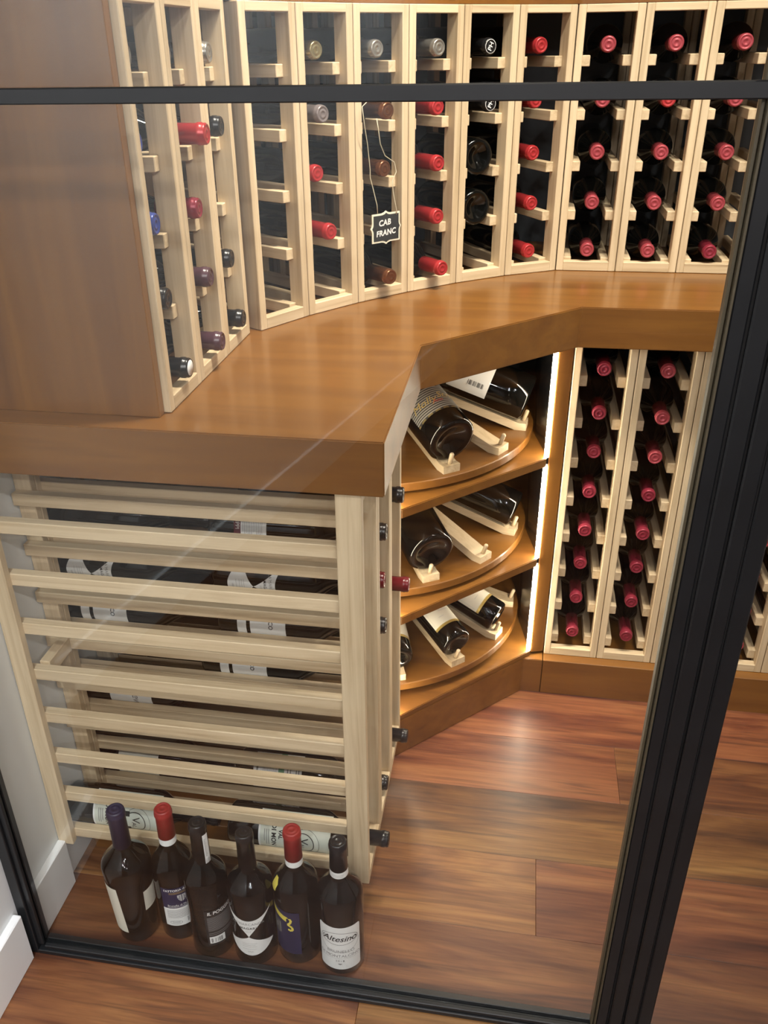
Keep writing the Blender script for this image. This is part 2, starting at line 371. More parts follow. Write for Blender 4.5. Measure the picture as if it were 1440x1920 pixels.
# ------------------------------------------------------------------ racks
ORD = ['', 'first', 'second', 'third', 'fourth', 'fifth', 'sixth', 'seventh', 'eighth', 'ninth', 'tenth', 'eleventh', 'twelfth', 'thirteenth']
RAILW, RAILH = 0.018, 0.0205
def rack(label, origin, theta, W, D, z0, z1, tops, post_w=0.0155, post_d=0.038, rail_h=RAILH, front0=0.02, group=None, tie=None, foot=0.021, head=0.021, name='wine_rack'):
    t = math.radians(theta)
    o = empty(name, Matrix.Translation((*origin, z0)) @ Matrix.Rotation(t, 4, 'Z'))
    tag(o, label, 'wine rack', group)
    h = z1-z0; p = post_w
    for x0 in (0.0008, W-p-0.0008):
        box('post', (x0, 0, 0), (x0+p, post_d, h), 'pine', o)
        box('post', (x0, D-0.03, 0), (x0+p, D, h), 'pine', o)
    for zt in tops:
        box('rail', (p+0.0004, front0, zt-z0-rail_h), (p+RAILW, D-0.002, zt-z0), 'pine', o)
        box('rail', (W-p-RAILW, front0, zt-z0-rail_h), (W-p-0.0004, D-0.002, zt-z0), 'pine', o)
    box('foot_rail', (p+0.0004, 0.0, 0), (W-p-0.0004, 0.0195, foot), 'pine', o)
    box('head_rail', (p+0.0004, 0.0, h-head), (W-p-0.0004, 0.0195, h), 'pine', o)
    if tie:
        box('tie', (p+RAILW+0.0005, D-0.05, tie-z0), (W-p-RAILW-0.0005, D-0.031, tie-z0+0.03), 'pine', o)
    return o
WU = 0.131
UP = {}
for i in range(3): UP[i+1] = ((0.328, 0.168+0.134*i), 90, 0.134)
ch = [(0.888, 1.137)]
for th in (30, 38, 43.5, 48, 53.5, 60):
    x, y = ch[-1]; ch.append((x-WU*math.cos(math.radians(th)), y-WU*math.sin(math.radians(th))))
for k, (th, p) in enumerate(zip((60, 53.5, 48, 43.5, 38, 30), ch[::-1][:6])): UP[4+k] = (p, th, WU)
for i in range(4): UP[10+i] = ((0.888+0.1325*i, 1.137), 0, 0.1325)
UC = [1.041+0.1015*k for k in range(5)]; UT = [c-0.0192 for c in UC]
for i, (p, th, W) in UP.items():
    lab = ('light wood upper rack column beside the brown end panel' if i == 1 else
           f'light wood upper rack column, {ORD[i]} along from the brown end panel')
    rack(lab, p, th, W, 0.318, ZC+0.0005, 1.518, UT, post_d=0.034, head=0.0145, group='upper rack columns on the worktop')
# side rack under the worktop, three double-deep columns
LX, LY, LW = 0.613, 0.115, 0.1415
LC = [0.152+0.0968*k for k in range(8)]; LT = [c-0.0140 for c in LC]
names3 = ['slatted light wood side rack column, closest to the glass', 'slatted light wood side rack column between two other columns', 'slatted light wood side rack column beside the lit corner shelves']
for i in range(3):
    rack(names3[i], (LX, LY+LW*i), 90, LW, 0.612-0.0005, 0.109, ZC-TC-0.0005, LT, post_w=0.0155, post_d=0.038, rail_h=0.0225, group='side rack columns under the worktop', tie=0.50 if i == 0 else None)
# lower racks on the back wall
BX, BY, BW = 0.9330, 0.8740, 0.1302
BC = [0.1725+0.0966*k for k in range(8)]; BT = [c-0.0192 for c in BC]
nb = 6
for i in range(nb):
    lab = 'light wood lower rack column beside the lit corner shelves' if i == 0 else f'light wood lower rack column, {ORD[i+1]} along from the lit corner shelves'
    rack(lab, (BX+BW*i, BY), 0, BW, YB-BY-0.002, 0.103, ZC-TC-0.0005, BT, rail_h=0.024, group='lower rack columns against the back wall', head=0.012)

# ------------------------------------------------------------------ bottles
def sm(t): return t*t*(3-2*t)
def bottle_parts(h=0.298, r=0.0372, rn=0.0143, sh=0.182, nk=0.232, cz=0.232, rc=0.0156, rb=None, glass='bottle_glass', seg=28, cap='black', plain_neck=False):
    rb = rb or r
    prof = [(0, 0.016), (r*0.35, 0.012), (r*0.62, 0.003), (rb*0.80, 0.0), (rb*0.93, 0.0012), (rb, 0.006)]
    prof += [(rb+(r-rb)*k/4, 0.006+(sh-0.006)*k/4) for k in range(1, 5)]
    n = 9
    for k in range(1, n+1):
        t = k/n; prof.append((r+(rn-r)*sm(t)**0.92, sh+(nk-sh)*t))
    prof += [(rn, max(cz, nk)+0.001)]
    g = lathe(prof, glass, seg, 'bottle_glass')
    lip = h-0.013
    cp = [(rn-0.0005, cz-0.0005), (rn+0.0009, cz), (rc-0.0012, lip-0.003), (rc, lip), (rc, lip+0.0055), (rc-0.0010, lip+0.0065), (rc-0.0008, h-0.0025), (rc-0.0022, h-0.0002), (rc*0.74, h-0.0002),
          (rc*0.68, h-0.0012), (rc*0.50, h-0.0012), (rc*0.45, h-0.0004), (rc*0.30, h-0.0004), (rc*0.24, h-0.0013), (0, h-0.0013)]
    c = lathe(cp, 'capsule_'+cap, seg, 'capsule')
    return g, c
_bt = {}
def std(cap):
    if cap not in _bt: _bt[cap] = bottle_parts(cap=cap)
    return _bt[cap]
def axis_matrix(base, axis, front):
    """local z along axis, local -y towards front"""
    z = Vector(axis).normalized(); y = -(Vector(front)-z*Vector(front).dot(z)).normalized(); x = y.cross(z)
    return Matrix(((x.x, y.x, z.x, base[0]), (x.y, y.y, z.y, base[1]), (x.z, y.z, z.z, base[2]), (0, 0, 0, 1)))
def put_bottle(parts, mtx, label, group=None, name='wine_bottle'):
    o = empty(name, mtx); tag(o, label, 'bottle', group)
    obj('glass_body', parts[0], o)
    if parts[1]: obj('capsule', parts[1], o)
    return o
CN = {'red': 'red-capped', 'rose': 'rose-red-capped', 'wine': 'dark-red-capped', 'maroon': 'maroon-capped', 'plum': 'plum-brown-capped', 'blue': 'blue-capped', 'black': 'black-capped',
      'copper': 'copper-capped', 'grey': 'grey-capped', 'gold': 'gold-capped', 'silver': 'silver-capped'}
UPB = {1: [('black', 0.010), ('black', -0.010), ('blue', -0.014), ('blue', -0.025), ('silver', -0.025)],
       2: [('plum', 0.017), ('plum', 0.008), ('wine', 0.001), ('red', 0.024), ('silver', -0.023)],
       3: [('black', 0.012), ('black', 0.0), None, ('black', 0.002), ('silver', -0.007)],
       4: [None]*5,
       5: [None, ('red', -0.002), ('red', -0.035), ('grey', -0.014), ('gold', -0.026)],
       6: [('copper', 0.026), None, ('copper', 0.007), ('copper', 0.017), ('silver', -0.013)],
       7: [('red', 0.035), ('red', 0.016), ('red', 0.014), ('red', 0.008), ('silver', 0.007)],
       8: [None, 'rev', 'rev', ('black', 0.006), ('black', -0.003)],
       9: [('red', -0.011), ('red', -0.015), ('red', -0.023), ('red', -0.028), ('red', -0.022)],
       10: [('rose', 0.0)]*5, 11: [('rose', 0.0)]*5, 12: [('rose', 0.0)]*5}
UPB[11][3] = ('red', 0.0); UPB[12][0] = ('wine', 0.0)
ROW = ['bottom row', 'second row up', 'third row up', 'fourth row up', 'top row']
for i, lst in UPB.items():
    (px, py), th, W = UP[i]; t = math.radians(th); ex = Vector((math.cos(t), math.sin(t), 0)); n = Vector((math.sin(t), -math.cos(t), 0))
    for k, e in enumerate(lst):
        if e is None: continue
        where = f'{ROW[k]}, {ORD[i]} upper column from brown panel'
        c = Vector((px, py, UC[k]+0.0004))+ex*(W/2)
        if e == 'rev':
            put_bottle(std('black'), axis_matrix(c-n*0.028, -n, (0, 0, 1)), f'dark bottle lying base outwards, {where}', 'bottles in the upper racks'); continue
        cap, pr = e
        put_bottle(std(cap), axis_matrix(c+n*(pr-0.298), n, (0, 0, 1)), f'{CN[cap]} wine bottle, {where}', 'bottles in the upper racks')
def cap_text(b, txt, size, h=0.298, ring=None, disc=None):
    cap = [c for c in b.children if c.name.startswith('capsule')][0]
    if disc:
        obj('capsule_disc', lathe([(0, h), (disc, h), (disc, h-0.0006), (0, h-0.0006)], 'ink_white', 20, 'capsule_disc'), cap)
    if ring:
        obj('capsule_ring', lathe([(ring-0.0007, h), (ring, h+0.0001), (ring+0.0003, h-0.0006)], 'ink_white', 24, 'capsule_ring'), cap)
    if txt:
        me = text_flat(txt, size, bold=0.0002); a = 1.2
        for v in me.vertices: v.co = Vector((-(v.co.x*math.cos(a)-v.co.y*math.sin(a)), -(v.co.x*math.sin(a)+v.co.y*math.cos(a)), h+0.0003))
        me.materials.append(M['ink_white']); obj('lettering', me, cap)
for b in [o for o in list(COL.objects) if o.name.startswith('wine_bottle') and 'black-capped' in o.get('label', '')]:
    if 'eighth upper' in b['label']: cap_text(b, 'PH', 0.0130, ring=0.0125)
    elif b['label'].endswith('bottom row, first upper column from brown panel'): cap_text(b, None, 0, disc=0.0115)
ROW8 = ['bottom row', 'second row up', 'third row up', 'fourth row up', 'fifth row up', 'sixth row up', 'seventh row up', 'top row']
LOWC = {0: ['wine']*8, 1: ['wine']*5+['rose', 'rose', 'rose'], 2: ['wine']*8, 3: ['rose']*8, 4: ['rose']*4+[None]*4}
for i, caps in LOWC.items():
    for k, cap in enumerate(caps):
        if cap is None or (i == 2 and k in (2, 5)): continue
        pr = 0.0 if k > 1 else -0.004
        if i == 1 and k in (5, 6): pr = 0.012
        put_bottle(std(cap), axis_matrix((BX+BW*(i+0.5), BY-pr+0.298+0.006*(k % 3), BC[k]+0.0004), (0, -1, 0), (0, 0, 1)),
                   f'{CN[cap]} wine bottle, {ROW8[k]}, {ORD[i+1]} lower column from corner shelves', 'bottles in the lower back racks')

# lying bottles of the side rack (axis +x, neck towards the room)
def cyl(r): return lambda z: r
FRONT = (0, -1, 0.35)
def side_bottle(col, row, base_x, cap, label, front=FRONT, h=0.298, r=0.0372, **kw):
    key = (cap, h, r)
    if key not in _bt: _bt[key] = bottle_parts(cap=cap, h=h, r=r, **kw)
    dz = math.sqrt(max(0, r*r-((LW-2*0.0155-2*RAILW)/2)**2))
    z = LT[row]+dz
    return put_bottle(_bt[key], axis_matrix((base_x, LY+LW*(col+0.5), z+0.0016), (1, 0, 0), front), label, 'bottles lying in the side rack')
R0 = 0.0395      # wide enough to sit on the rails of the side rack
def sb(col, row, bx, cap, label, front=FRONT): return side_bottle(col, row, bx, cap, label, front, r=R0, h=0.305)
f = cyl(R0)
for row in (6, 1):
    sb(1, row, 0.004, 'black', f'unlabelled dark bottle by the white wall, {ROW8[row]}, middle side rack column')
b = sb(1, 6, 0.312, 'black', 'black-capped bottle with pale printed back label, seventh row of side rack', (0, -1, 0.6))
w = Wrap(f); w.patch(-0.035, 0.035, 0.060, 0.105); lb = w.make('label', 'paper_white', b)
Wrap(f).patch(-0.035, 0.035, 0.048, 0.060).make('label_band', 'paper_maroon', b)
Wrap(f).text('FILIPPI', 0, 0.054, 0.010, turn=0).make('lettering', 'ink_white', lb)
ww = Wrap(f); ww.lines(-0.030, 0.030, [0.064+0.003*k for k in range(12)], ragged=0.25); ww.make('lettering', 'ink_grey', lb)
def curved_label(b, f, phi):
    up = Wrap(f, phi); a = 0.046
    up.patch(-a, a, lambda x: 0.077+0.058*(abs(x)/a)**0.88, lambda x: 0.1165+0.0195*(abs(x)/a)**2, nx=32); l = up.make('label', 'paper_white', b)
    lo = Wrap(f, phi); lo.patch(-a, a, lambda x: 0.030+0.026*(x/a)**2, lambda x: 0.077-0.020*(abs(x)/a)**0.8, nx=32); l2 = lo.make('lower_label', 'paper_white', b)
    Wrap(f, phi).text("CA'MARCANDA", 0, 0.1085, 0.0078, spacing=1.08).make('lettering', 'ink_grey', l)
    Wrap(f, phi).text('MAGARI', 0, 0.0985, 0.0074, spacing=1.15, bold=0.0001).make('lettering', 'ink_black', l)
    Wrap(f, phi).text('2018', 0, 0.0905, 0.0050).make('lettering', 'ink_pale', l)
    q = Wrap(f, phi); q.lines(-0.014, 0.014, [0.060, 0.056, 0.052, 0.046], h=0.0009, ragged=0.3); q.make('lettering', 'ink_pale', l2)
    Wrap(f, phi).text('GAJA', 0, 0.0400, 0.0042).make('lettering', 'ink_grey', l2)
for nm, bx in (('leftmost', 0.004), ('neck', 0.308)):
    b = sb(1, 5, bx, 'black' if bx < 0.1 else 'maroon', 'bottle with curved white two-piece label by the white wall, side rack' if bx < 0.1 else 'bottle with curved white two-piece label by the rack posts, side rack', (0, -1, -0.25))
    curved_label(b, f, 0)
def strip_label(b, f):
    l = Wrap(f).patch(-0.03, 0.045, 0.062, 0.128).make('label', 'paper_white', b)
    Wrap(f).patch(-0.03, 0.045, 0.038, 0.055).make('label_band', 'paper_white', b)
    Wrap(f).text('CO', 0.004, 0.100, 0.011, bold=0.0002).text('M B', -0.022, 0.100, 0.010).make('lettering', 'ink_black', l)
for row, bx, lab in ((4, 0.008, 'bottle with white banded label by the white wall, fifth row of side rack'), (4, 0.310, 'black-capped bottle with white banded label, fifth row of side rack'),
                     (3, 0.268, 'bottle with white banded label, fourth row of side rack')):
    strip_label(sb(1, row, bx, 'black', lab, (0, -1, 0.25)), f)
b = sb(1, 2, 0.003, 'black', 'bottle with white script label by the white wall, third row of side rack', (0, -1, 0.2))
l = Wrap(f).patch(-0.045, 0.04, 0.067, 0.153).make('label', 'paper_white', b)
Wrap(f).text('New', 0.004, 0.121, 0.024, shear=0.35).make('lettering', 'ink_grey', l)
b = sb(1, 0, 0.006, 'black', 'bottle with plain cream label by the white wall, bottom row of side rack', (0, -1, 0.9))
Wrap(f).patch(-0.045, 0.045, 0.050, 0.137).make('label', 'paper_cream', b)
b = sb(1, 0, 0.312, 'black', 'black-capped bottle with green-striped back label, bottom row of side rack', (0, -1, 0.9))
l = Wrap(f).patch(-0.04, 0.04, 0.034, 0.134).make('label', 'paper_white', b)
Wrap(f).patch(-0.04, 0.04, 0.086, 0.098, off=0.0007).make('label_band', 'paper_green', l)
ww = Wrap(f); ww.lines(-0.034, 0.034, [0.054+0.003*k for k in range(10)], ragged=0.2); ww.lines(-0.030, 0.028, [0.104, 0.110, 0.122, 0.127], h=0.0022, ragged=0.3); ww.lines(-0.028, 0.024, [0.040], h=0.0040, ragged=0.2); ww.make('lettering', 'ink_grey', l)
def vine_label(b, f, which):
    l = Wrap(f).patch(-0.060, 0.060, 0.064, 0.200 if which else 0.196, nx=26).make('label', 'paper_sage', b)
    Wrap(f).patch(-0.060, 0.060, 0.0625, 0.066, off=0.0007, nx=26).make('label_band', 'paper_white', l)
    ink = Wrap(f)
    ink.text('V', -0.006, 0.150, 0.022).text('AL', 0.006, 0.146, 0.012)
    cx, cz, rr = 0.0, 0.148, 0.021
    ink.stroke([(cx+rr*math.cos(t*math.pi/20), cz+rr*math.sin(t*math.pi/20)) for t in range(-6, 27)], 0.0016)
    ink.stroke([(cx+rr*1.45*math.cos(t*math.pi/20)*0.95, cz+rr*1.3*math.sin(t*math.pi/20)+0.004) for t in range(-4, 25)], 0.0006)
    for lx in (-0.017, 0.017):
        ink.patch(lx-0.005, lx+0.005, cz-0.020, cz-0.010, off=0.0009, nx=4, nz=1)
    ink.text('VAL', -0.014, 0.105, 0.010, bold=0.0003).text('DI MON', -0.010, 0.092, 0.0125, bold=0.0003)
    ink.make('lettering', 'ink_black', l)
    g = Wrap(f); g.lines(-0.022, 0.012, [0.074, 0.078, 0.082], h=0.0012, ragged=0.3); g.make('lettering', 'ink_grey', l)
b = sb(0, 0, 0.004, 'black', 'large bottle with pale sage label by the white wall, bottom of side rack', (0, -1, 0.10)); vine_label(b, f, 0)
b = sb(0, 0, 0.335, 'black', 'black-necked bottle with pale sage label jutting out of side rack, bottom row', (0, -1, 0.10)); vine_label(b, f, 1)
for row, cap, jut in ((6, 'black', 0.0), (4, 'maroon', 0.012), (0, 'black', 0.012)):
    sb(2, row, 0.322+jut, cap, f'{CN[cap]} bottle, {ROW8[row]}, side rack column beside lit corner shelves')

# ------------------------------------------------------------------ corner cabinet with lit shelves
cc = empty('corner_cabinet', Matrix.Translation((0.0, 0.0, 0.0)))
tag(cc, 'lit corner cabinet with two open shelves and slanted front under the worktop', 'cabinet')
D1 = 0.0365
poly = [(0.012, 0.5555), (0.5555+D1, 0.5555), (0.899, 0.899-D1), (0.899, YB-0.004), (0.012, YB-0.004)]
pshelf = [(0.012, 0.5735), (0.5735+D1, 0.5735), (0.895, 0.895-D1), (0.895, YB-0.004), (0.012, YB-0.004)]
prism('plinth', [(0.012, 0.5555), (0.5555+D1, 0.5555), (0.883, 0.883-D1), (0.931, 0.8465), (0.931, YB-0.004), (0.012, YB-0.004)], 0.0005, 0.102, 'stain_x', cc)
prism('base_board', poly, 0.1025, 0.1165, 'stain_x', cc)
for z in (0.3665, 0.6265): prism('shelf', pshelf, z, z+0.0215, 'stain_x', cc)
box('side_panel', (0.012, 0.5565, 0.1228), (0.590, 0.5725, ZC-TC-0.001), 'liner_dark', cc)
prism('side_panel', [(0.9005, 0.866), (0.9315, 0.876), (0.9315, YB-0.004), (0.9005, YB-0.004)], 0.109, ZC-TC-0.001, 'stain_z', cc)
for z0, z1 in ((0.1168, 0.3662), (0.3883, 0.6262), (0.6483, 0.912)):
    prism('liner', [(0.8945, 0.876), (0.8998, 0.876), (0.8998, YB-0.006), (0.870, YB-0.006), (0.870, 0.985)], z0, z1, 'liner_dark', cc, 0)
for z0, z1 in ((0.1170, 0.3660), (0.3885, 0.6260), (0.6485, 0.9115)):
    prism('light_strip', [(0.8895, 0.8665), (0.8945, 0.8600), (0.8995, 0.8640), (0.8945, 0.8705)], z0, z1, 'led', cc, 0)
    prism('light_strip', [(0.598, 0.5750), (0.604, 0.5750), (0.604, 0.5790), (0.598, 0.5790)], z0, z1, 'led', cc, 0)
DC = Vector((0.462, 1.013)); DR = 0.402
def cradle(parent, ang, z, tilt=math.radians(18), length=0.25, width=0.040):
    a = math.radians(ang); rad = Vector((math.cos(a), math.sin(a), 0))
    m = Matrix.Translation((DC.x+rad.x*0.389, DC.y+rad.y*0.389, z)) @ Matrix.Rotation(a, 4, 'Z')
    # local x outward; bar rises inward
    bm = bmesh.new(); hw = width/2; hh = 0.017; s, c_ = math.sin(tilt), math.cos(tilt)
    tn = math.tan(tilt); ln = length*c_
    prof = [(0, 0.0), (0, hh), (-0.016, hh), (-ln, hh+(ln-0.016)*tn), (-ln-0.005, (ln-0.016)*tn), (-0.016-0.01, 0.0)]
    A = [bm.verts.new((x, -hw, zz)) for x, zz in prof]; B = [bm.verts.new((x, hw, zz)) for x, zz in prof]
    bm.faces.new(A); bm.faces.new(B[::-1])
    for i in range(len(prof)): bm.faces.new((A[i], B[i], B[(i+1) % len(prof)], A[(i+1) % len(prof)]))
    bmesh.ops.recalc_face_normals(bm, faces=bm.faces[:])
    o = obj('cradle', mesh_of('cradle', bm, 'pine_x'), parent); o.matrix_local = parent.matrix_world.inverted() @ m
    pg = obj('peg', lathe([(0, 0), (0.0048, 0), (0.0048, 0.026), (0.0036, 0.0285), (0, 0.029)], 'pine_z', 12, 'peg'), o, (-0.0095, 0, hh-0.001)); pg.rotation_euler = (0, tilt, 0)
    lx = -length*c_+0.012
    box('leg', (lx-0.007, -hw+0.006, 0), (lx+0.007, hw-0.006, (-lx-0.016)*tn), 'pine', o)
    return rad
def cradle_bottle(parts, ang, z, r, label, roll=0.0, tilt=math.radians(18)):
    a = math.radians(ang); rad = Vector((math.cos(a), math.sin(a), 0)); up = Vector((0, 0, 1))
    ax = (-rad*math.cos(tilt)+up*math.sin(tilt)); nrm = (rad*math.sin(tilt)+up*math.cos(tilt))
    contact = Vector((DC.x, DC.y, z))+rad*(0.389-0.0185)+up*(0.017+0.0010)
    base = contact+nrm*(r+0.0012)
    side = ax.cross(nrm)
    fr = nrm*math.cos(roll)+side*math.sin(roll)
    return put_bottle(parts, axis_matrix(base, ax, fr), label, 'bottles cradled on the turntables')
tabs = {}
for nm, z, angs in (('top', 0.6540, (-52.8, -29.8, -6.5)), ('middle', 0.3970, (-59, -36, -12.3)), ('bottom', 0.1360, (-70.5, -47, -23.5, 0))):
    o = empty('turntable', Matrix.Translation((DC.x, DC.y, z)))
    lab = {'top': 'round wooden turntable under the magnum with the striped label', 'middle': 'round wooden turntable on the middle shelf of the corner cabinet', 'bottom': 'round wooden turntable holding gold-banded cream-labelled bottles'}[nm]
    tag(o, lab, 'turntable', 'turntables in the corner cabinet'); bpy.context.view_layer.update()
    seg = 96
    obj('disc', lathe([(0, 0), (DR-0.002, 0), (DR, 0.002), (DR, 0.0175), (DR-0.002, 0.0195), (0, 0.0195)], 'stain_x', seg, 'disc'), o)
    for p in o.children[0].data.polygons: p.use_smooth = False
    zb = {'top': 0.648, 'middle': 0.388, 'bottom': 0.1165}[nm]
    obj('bearing', lathe([(0, zb-z+0.0003), (0.12, zb-z+0.0003), (0.12, -0.0003), (0, -0.0003)], 'black_metal', 32, 'bearing'), o)
    for a in angs: cradle(o, a, z+0.0195)
    tabs[nm] = z+0.0195
MG = dict(h=0.325, r=0.0535, rn=0.0165, sh=0.205, nk=0.262, cz=0.262, rc=0.0180, seg=44)
f = cyl(0.0535)
b = cradle_bottle(bottle_parts(**MG), -52.8, tabs['top'], 0.0535, 'magnum bottle with striped silver label and gold script on the top turntable')
l = Wrap(f).patch(-0.075, 0.075, 0.044, 0.175, nx=40, nz=8).make('label', 'paper_dark', b)
s_ = Wrap(f)
for k in range(21):
    z0 = 0.050+0.0058*k
    s_.patch(-0.075, 0.075, lambda x, z0=z0: z0+0.0016*math.sin(x*60), lambda x, z0=z0: z0+0.0030+0.0016*math.sin(x*60), off=0.0007, nx=40, nz=1)
s_.make('label_stripes', 'ink_silver', l)
g_ = Wrap(f); g_.text('Molly', -0.036, 0.080, 0.026, shear=0.35, off=0.0012); g_.text('Scraps', 0.030, 0.088, 0.025, shear=0.35, off=0.0012); g_.make('lettering', 'ink_gold', l)
Wrap(f).text('Ann', -0.006, 0.072, 0.014, shear=0.3, off=0.0013).make('lettering', 'ink_red', l)
g_ = Wrap(f); g_.lines(-0.075, 0.075, [0.0445, 0.0470], h=0.0009, off=0.0012); g_.make('label_edge', 'ink_gold', l)
b = cradle_bottle(bottle_parts(**MG), -6.5, tabs['top'], 0.0535, 'magnum bottle with plain white label and barcode on the top turntable', roll=-0.35)
l = Wrap(f).patch(-0.085, 0.07, 0.092, 0.185, nx=40, nz=6).make('label', 'paper_white', b)
Wrap(f).bars(-0.068, -0.058, 0.103, 0.140, n=1).make('lettering', 'paper_white', l)
bb = Wrap(f)
for k in range(22):
    if random.random() < 0.8: bb.patch(-0.064, -0.053, 0.104+0.0017*k, 0.104+0.0017*k+random.choice((0.0006, 0.0011)), off=0.0011, nx=1, nz=1)
bb.make('barcode', 'ink_black', l)
cradle_bottle(bottle_parts(**MG), -59, tabs['middle'], 0.0535, 'unlabelled dark magnum bottle on the middle turntable beside the side rack')
cradle_bottle(bottle_parts(**{**MG, 'r': 0.044, 'h': 0.32}), -12.3, tabs['middle'], 0.044, 'slimmer dark bottle on the middle turntable beside the light strip')
f = cyl(0.0390)
for a, roll, lab in ((-70.5, 0.5, 'cream-labelled bottle with gold band half hidden behind the side rack posts'), (-47, 0.10, 'cream-labelled bottle with gold band in front of the bottom turntable'), (-23.5, -0.15, 'cream-labelled bottle with gold band beside the empty bottom cradle')):
    b = cradle_bottle(bottle_parts(h=0.30, r=0.0390, sh=0.16, nk=0.232, seg=36, cap='gold'), a, tabs['bottom'], 0.0390, lab, roll)
    l = Wrap(f).patch(-0.048, 0.048, 0.047, 0.130, nx=30).make('label', 'paper_cream', b)
    Wrap(f).patch(-0.048, 0.048, 0.040, 0.047, nx=30).make('label_band', 'ink_gold', l)
    q = Wrap(f); q.stroke([(-0.024+0.0012*t, 0.094+0.0035*math.sin(t*1.7)+0.0015*math.sin(t*0.6)) for t in range(41)], 0.0006); q.stroke([(-0.014+0.0010*t, 0.082+0.0026*math.sin(t*1.9)) for t in range(31)], 0.0006); q.stroke([(-0.022+0.0010*t, 0.066+0.0018*math.sin(t*2.1)) for t in range(15)], 0.0006); q.stroke([(-0.042, 0.125), (-0.042, 0.053), (0.042, 0.053), (0.042, 0.125)], 0.0006); q.make('lettering', 'ink_pale', l)

# ------------------------------------------------------------------ six standing bottles behind the glass
def standing(x, y, k, parts, label):
    return put_bottle(parts, Matrix.Translation((x, y, 0.0004)) @ Matrix.Diagonal((1, 1, k, 1)), label, 'bottles standing on the floor behind the glass')
# 1 broad-shouldered, navy capsule
P1 = dict(h=0.286, r=0.0440, rb=0.0365, rn=0.0150, sh=0.168, nk=0.212, cz=0.205, rc=0.0165, seg=44)
def r1(z): return 0.0365+(0.0440-0.0365)*min(1, z/0.168)
b = standing(0.1835, 0.0400, 1.087, bottle_parts(cap='navy', **P1), 'broad-shouldered standing bottle with dark purple capsule and cream label')
l = Wrap(r1, -46).patch(-0.029, 0.029, 0.030, 0.142, nx=24, nz=6).make('label', 'paper_cream', b)
l2 = Wrap(r1, 78).patch(-0.016, 0.016, 0.076, 0.122, nx=12).make('back_label', 'paper_cream', b)
Wrap(r1, 78).stroke([(-0.014, 0.079), (-0.014, 0.119), (0.014, 0.119), (0.014, 0.079), (-0.014, 0.079)], 0.0006).lines(-0.011, 0.010, [0.083+0.004*k for k in range(9)], ragged=0.4).make('lettering', 'ink_pale', l2)
# 2 red capsule, white neck band, navy and white label
P2 = dict(h=0.281, r=0.0368, rn=0.0146, sh=0.160, nk=0.208, cz=0.222, rc=0.0158, seg=44); f = cyl(0.0368)
b = standing(0.262, 0.0585, 1.090, bottle_parts(cap='matte_red', **P2), 'standing bottle with red capsule, white neck band and navy crest label')
Wrap(cyl(0.0150)).patch(-0.0471, 0.0471, 0.209, 0.2225, off=0.0004, nx=40, nz=1).make('neck_band', 'paper_white', b)
l = Wrap(f, 38).patch(-0.037, 0.037, 0.084, 0.132, nx=24).make('label', 'paper_navy', b)
l2 = Wrap(f, 38).patch(-0.037, 0.037, 0.040, 0.084, nx=24).make('lower_label', 'paper_white', b)
q = Wrap(f, 38); q.text('FATTORIA dei BARBI', 0, 0.1265, 0.0068, bold=0.0001); q.text('Brunello di Montalcino', 0, 0.0905, 0.0060, shear=0.1); q.lines(-0.028, 0.028, [0.0865], h=0.0006); q.make('lettering', 'ink_white', l)
q = Wrap(f, 38); q.lines(-0.022, 0.022, [0.1210, 0.1185], h=0.0009, ragged=0.2); q.make('lettering', 'ink_gold', l)
sh_ = lambda x: 0.0985+0.010*(abs(x)/0.008)**2
q = Wrap(f, 38); q.patch(-0.008, 0.008, sh_, 0.1145, off=0.0008, nx=10); crest = q.make('crest', 'ink_pale', l)
q = Wrap(f, 38); q.stroke([(0, 0.0985), (0, 0.1145)], 0.0012, off=0.0012); q.stroke([(-0.0075, 0.1075), (0.0075, 0.1075)], 0.0012, off=0.0012); q.stroke([(-0.004, 0.103), (-0.004, 0.113)], 0.0008, off=0.0012); q.stroke([(0.004, 0.103), (0.004, 0.113)], 0.0008, off=0.0012); q.make('lettering', 'paper_navy', l)
q = Wrap(f, 38); q.lines(-0.031, 0.031, [0.060+0.0026*k for k in range(8)], h=0.0008, ragged=0.3); q.bars(0.004, 0.031, 0.046, 0.057, n=17)
q.stroke([(-0.017+0.011*math.cos(t*0.3142), 0.0485+0.0042*math.sin(t*0.3142)) for t in range(21)], 0.0008); q.lines(-0.024, -0.010, [0.0475, 0.0495], h=0.0008); q.make('lettering', 'ink_grey', l2)
# 3 black capsule, tax strip, dark label
P3 = dict(h=0.286, r=0.0385, rn=0.0146, sh=0.168, nk=0.214, cz=0.214, rc=0.0158, seg=44); f = cyl(0.0385)
b = standing(0.3335, 0.0340, 1.090, bottle_parts(cap='black', **P3), 'standing bottle with black capsule, white neck strip and dark printed label')
st = Wrap(cyl(0.0158), 62).patch(-0.0052, 0.0052, 0.186, 0.268, off=0.0008, nx=6, nz=1).make('neck_strip', 'paper_white', b)
q = Wrap(cyl(0.0158), 62); q.lines(-0.0038, 0.0010, [0.222+0.003*k for k in range(13)], h=0.0010, ragged=0.4, off=0.0012); q.bars(-0.0040, 0.0040, 0.206, 0.216, n=9, off=0.0012); q.make('lettering', 'ink_grey', st)
l = Wrap(f, 58).patch(-0.034, 0.034, 0.036, 0.120, nx=24).make('label', 'paper_dark', b)
Wrap(f, 58).text('IL POGGIONE', 0.0015, 0.1135, 0.0098, bold=0.0002, shear=0.12).make('lettering', 'ink_white', l)
q = Wrap(f, 58); q.lines(-0.030, 0.030, [0.072+0.0028*k for k in range(12)], h=0.0012, ragged=0.25); q.lines(-0.030, 0.020, [0.061, 0.065], h=0.0012); q.make('lettering', 'ink_grey', l)
